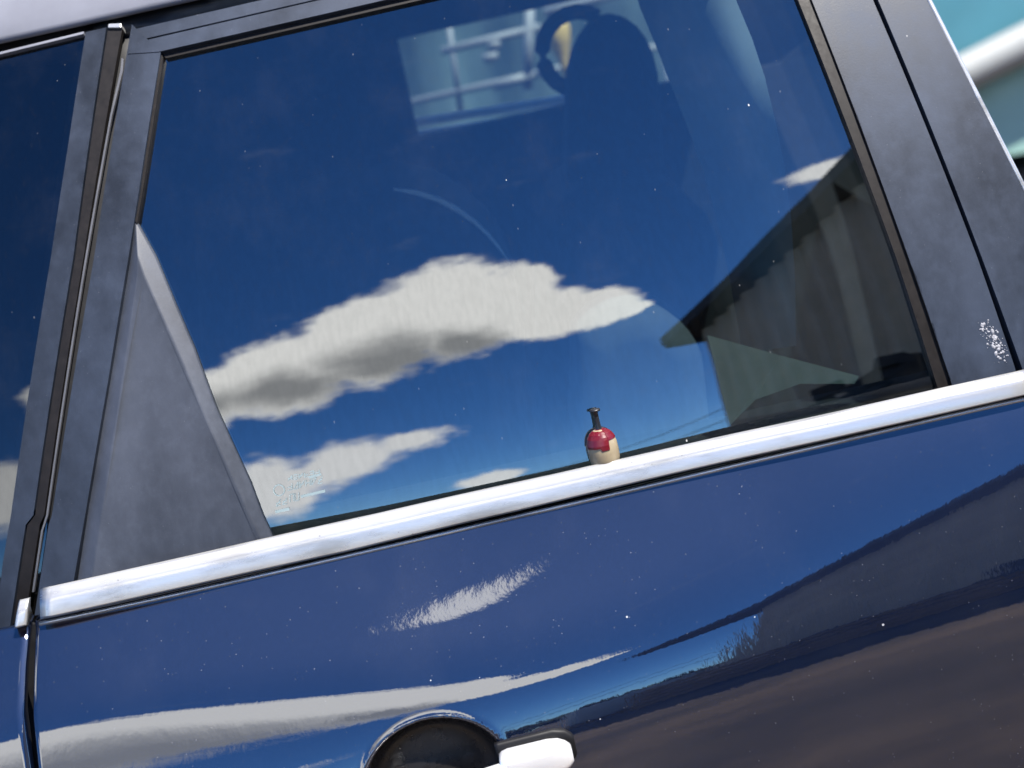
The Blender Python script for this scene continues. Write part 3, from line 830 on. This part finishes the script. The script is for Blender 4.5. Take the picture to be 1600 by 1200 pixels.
for side in (0, 1):
    s0, s1 = (-0.42, LEN/2) if side == 0 else (LEN+0.42, LEN/2)
    pts = []
    for s in (s0, s1):
        z = EAVE+(RIDGE-EAVE)*(1-abs(s-LEN/2)/(LEN/2))
        for w in (0.7, -20.5):
            p = A+D*s+NW*w; pts += [(p.x, p.y, z+0.02), (p.x, p.y, z+0.34)]
    f = [(0, 2, 6, 4), (1, 5, 7, 3), (0, 4, 5, 1), (2, 3, 7, 6), (0, 1, 3, 2), (4, 6, 7, 5)]
    under(from_data('roof_slope', pts, f, 'dark_roof', wh, smooth=False))
gp = A+D*-0.55+NW*0.3
under(tubes('gutter', [([(A-D*0.42+NW*0.6)+Vector((0, 0, EAVE-0.15)), (A-D*0.42-NW*20)+Vector((0, 0, EAVE-0.15))], 0.09)], 'dark_roof', wh))
# dark scrap heap at the foot of the wall
bm = bmesh.new(); R4 = random.Random(11)
for i in range(150):
    s = R4.uniform(3.2, 9.5); w = R4.uniform(0.4, 1.6); hgt = (2.0+0.5*math.sin(s*1.7))*(1-abs(w-0.8)/1.4)*R4.uniform(0.2, 1.0)
    p = A+D*s+NW*w; rot = Matrix.Rotation(R4.uniform(0, 6), 3, Vector((R4.random(), R4.random(), R4.random()+0.1)).normalized())
    rbox(bm, Vector((p.x, p.y, max(0.25, hgt))), (R4.uniform(.3, 1.1), R4.uniform(.2, .6), R4.uniform(.1, .5)), 0.03, 1, rot)
heap = from_bm('scrap_heap', bm, 'scrap', smooth=False); tag(heap, 'dark heap of scrap at the foot of the warehouse wall mirrored in the window', 'scrap heap', kind='stuff')

def sky_pt(a, e, r):
    a, e = math.radians(a), math.radians(e); return Vector((r*math.sin(a), -r*math.cos(a), 1.05+r*math.tan(e)))
pw = tag(empty('power_line', (0, -40, 0)), 'thin overhead wires mirrored beside the warehouse low in the window', 'power line')
bpy.context.view_layer.update()
for e0, e1 in ((3.0, 6.6), (2.2, 5.0)):
    under(tubes('wire', [([sky_pt(lerp(-2, 16, i/12), lerp(e0, e1, i/12)-1.0*math.sin(math.pi*i/12), lerp(46, 30, i/12)) for i in range(13)], 0.028)], 'dark_roof', pw, 6))
# a slatted crate and a white tank standing in the yard
cr = tag(empty('slatted_crate', (3.1, -10.5, 0)), 'brown slatted wooden crate mirrored low in the right of the door', 'crate')
bpy.context.view_layer.update()
Rz = Matrix.Rotation(math.radians(20), 3, 'Z')
def cp(v): return Vector((3.1, -10.5, 0))+Rz @ Vector(v)
for sx in (-0.75, 0.75):
    for sy in (-0.4, 0.4): under(box('corner_post', cp((sx, sy, 0.45)), (0.1, 0.1, 0.9), 'crate_wood', cr, r=0.01, seg=1, rot=Rz))
for k in range(5):
    z = 0.14+0.17*k
    for sy in (-0.47, 0.47): under(box('slat', cp((0, sy, z)), (1.62, 0.03, 0.13), 'crate_wood', cr, r=0.006, seg=1, rot=Rz))
    for sx in (-0.83, 0.83): under(box('slat', cp((sx, 0, z)), (0.03, 0.84, 0.13), 'crate_wood', cr, r=0.006, seg=1, rot=Rz))
tk = tag(empty('plastic_tank', (2.55, -13.2, 0)), 'white square plastic tank mirrored as a pale patch in the door', 'tank')
bpy.context.view_layer.update()
under(box('tank_body', (2.55, -13.2, 0.62), (1.2, 1.0, 1.0), 'tank_white', tk, r=0.12, seg=4))
under(lathe('lid', [(0.0, 0.06), (0.14, 0.06), (0.16, 0.03), (0.16, 0.0)], (2.55, -13.2, 1.118), 'dark_roof', tk, 20))
under(box('pallet', (2.55, -13.2, 0.06), (1.25, 1.05, 0.115), 'crate_wood', tk, r=0.01, seg=1))
# ------------------------------------------------------------------ behind the car, out of focus
tr_ = tag(empty('utility_trailer', (2.2, 6.5, 0)), 'blurred teal and green trailer with white sloping rail behind the rear pillar', 'trailer')
bpy.context.view_layer.update()
TY = 6.2
def tp(px, py, y=TY): return pl(px, py, y)
def slab(name, pts, y, th, m, parent):
    bm = bmesh.new(); vs = [bm.verts.new(plane(px, py, y)) for px, py in pts]; f = bm.faces.new(vs); bm.normal_update()
    if f.normal.y > 0: f.normal_flip()
    o = under(from_bm(name, bm, m, parent, smooth=False)); s = o.modifiers.new('t', 'SOLIDIFY'); s.thickness = th; s.offset = -1; return o
slab('side_panel', [(1180,40),(1300,-160),(2100,-340),(2150,60),(1700,110),(1440,200)], TY+0.12, 1.4, 'teal_paint', tr_)
slab('lower_panel', [(1300,240),(1470,170),(1600,95),(1800,20),(2000,30),(2060,150),(1620,235),(1560,245)], TY+0.04, 1.2, 'green_paint', tr_)
a, b = tp(1380, 165, TY-0.03), tp(1900, -105, TY-0.03)
under(tubes('sloping_rail', [([tp(1380, 168, TY-0.04), tp(1500, 118, TY-0.04), tp(1600, 68, TY-0.04), tp(1900, -80, TY-0.04)], 0.075)], 'white_paint', tr_, 12))
sb = tp(1600, 240, TY+0.2)
under(box('chassis', (sb.x+0.3, TY+0.7, sb.z-0.16), (2.6, 1.1, 0.22), 'scrap', tr_, r=0.02))
for dx in (-0.4, 1.0):
    for dy in (0.15, 1.25):
        bm = bmesh.new(); r = max(0.2, (sb.z-0.1)/2)
        bmesh.ops.create_cone(bm, cap_ends=True, segments=28, radius1=r, radius2=r, depth=0.2, matrix=Matrix.Translation((sb.x+dx, TY+dy, r)) @ Matrix.Rotation(math.pi/2, 4, 'X'))
        under(from_bm('wheel', bm, 'black_rubber', tr_, smooth=False))
# seen through the cabin: a white frame rack with a yellow bottle hung on it
RY = 2.5
rk = tag(empty('frame_rack', (0, RY, 0)), 'white tube rack glimpsed through the far window of the car', 'rack')
bpy.context.view_layer.update()
for (x0, y0, x1, y1, r) in [(690,80,845,42,.016),(762,72,782,68,.02),(755,92,778,86,.02),(770,134,832,118,.02),(828,10,824,140,.02),(700,30,720,175,.012),(850,20,1000,-20,.02),(640,160,1040,70,.014)]:
    under(tubes('rail', [([pl(x0, y0, RY), pl(x1, y1, RY)], r*0.55)], 'white_paint', rk))
for px in (598, 1045):
    q = pl(px, 100, RY); under(tubes('post', [([(q.x, RY, 0), (q.x, RY, q.z+0.3)], 0.014)], 'white_paint', rk))
yb = pl(876, 75, RY-0.06)
ybo = lathe('yellow_bottle', [(0.0, -0.075), (0.007, -0.075), (0.009, -0.035), (0.024, 0.01), (0.029, 0.04), (0.024, 0.058), (0.0, 0.06)], tuple(yb), 'yellow_plastic')
tag(ybo, 'yellow bottle hanging on the white rack beyond the far window', 'bottle')
# pale fence far behind
vs, fs = [], []; n = 240
for i in range(n+1):
    x = -20+40*i/n; yb_ = 13+(0, 0.06, 0.06, 0)[i % 4]; vs += [(x, yb_, 0), (x, yb_, 2.2)]
for i in range(n): fs.append((2*i, 2*i+2, 2*i+3, 2*i+1))
fe = from_data('sheet_fence', vs, fs, 'fence_green', smooth=False); tag(fe, 'pale green ribbed sheet fence far behind the car', 'fence')

# made-up tree line, added to cover the bright horizon mirrored in the door
vs, fs = [], []; R5 = random.Random(21); n = 420
for i in range(n):
    a = math.radians(lerp(-75, 60, i/n)); r = R5.uniform(120, 150); hgt = R5.uniform(3.2, 6.2); w = R5.uniform(2.2, 4.5)
    cx, cy = r*math.sin(a), -r*math.cos(a)
    for k in range(9):
        t = Vector((R5.gauss(0, 1), R5.gauss(0, 1), R5.gauss(0, 1))).normalized()
        c = Vector((cx, cy, hgt*0.55))+Vector((t.x*w*0.7, t.y*w*0.7, t.z*hgt*0.35)); q = R5.uniform(0.8, 1.6); b0 = len(vs)
        for d in ((1, 0, 0), (-1, 0, 0), (0, 1, 0), (0, -1, 0), (0, 0, 1), (0, 0, -1)): vs.append((c.x+d[0]*q*R5.uniform(.7, 1.2), c.y+d[1]*q*R5.uniform(.7, 1.2), max(0, c.z+d[2]*q*R5.uniform(.7, 1.2))))
        for f in ((0, 2, 4), (2, 1, 4), (1, 3, 4), (3, 0, 4), (2, 0, 5), (1, 2, 5), (3, 1, 5), (0, 3, 5)): fs.append(tuple(b0+x for x in f))
tl_ = from_data('horizon_tree_screen', vs, fs, 'screen_foliage', smooth=False); tag(tl_, 'dark added tree line covering the bright horizon mirrored in the blue door', 'trees', kind='stuff')
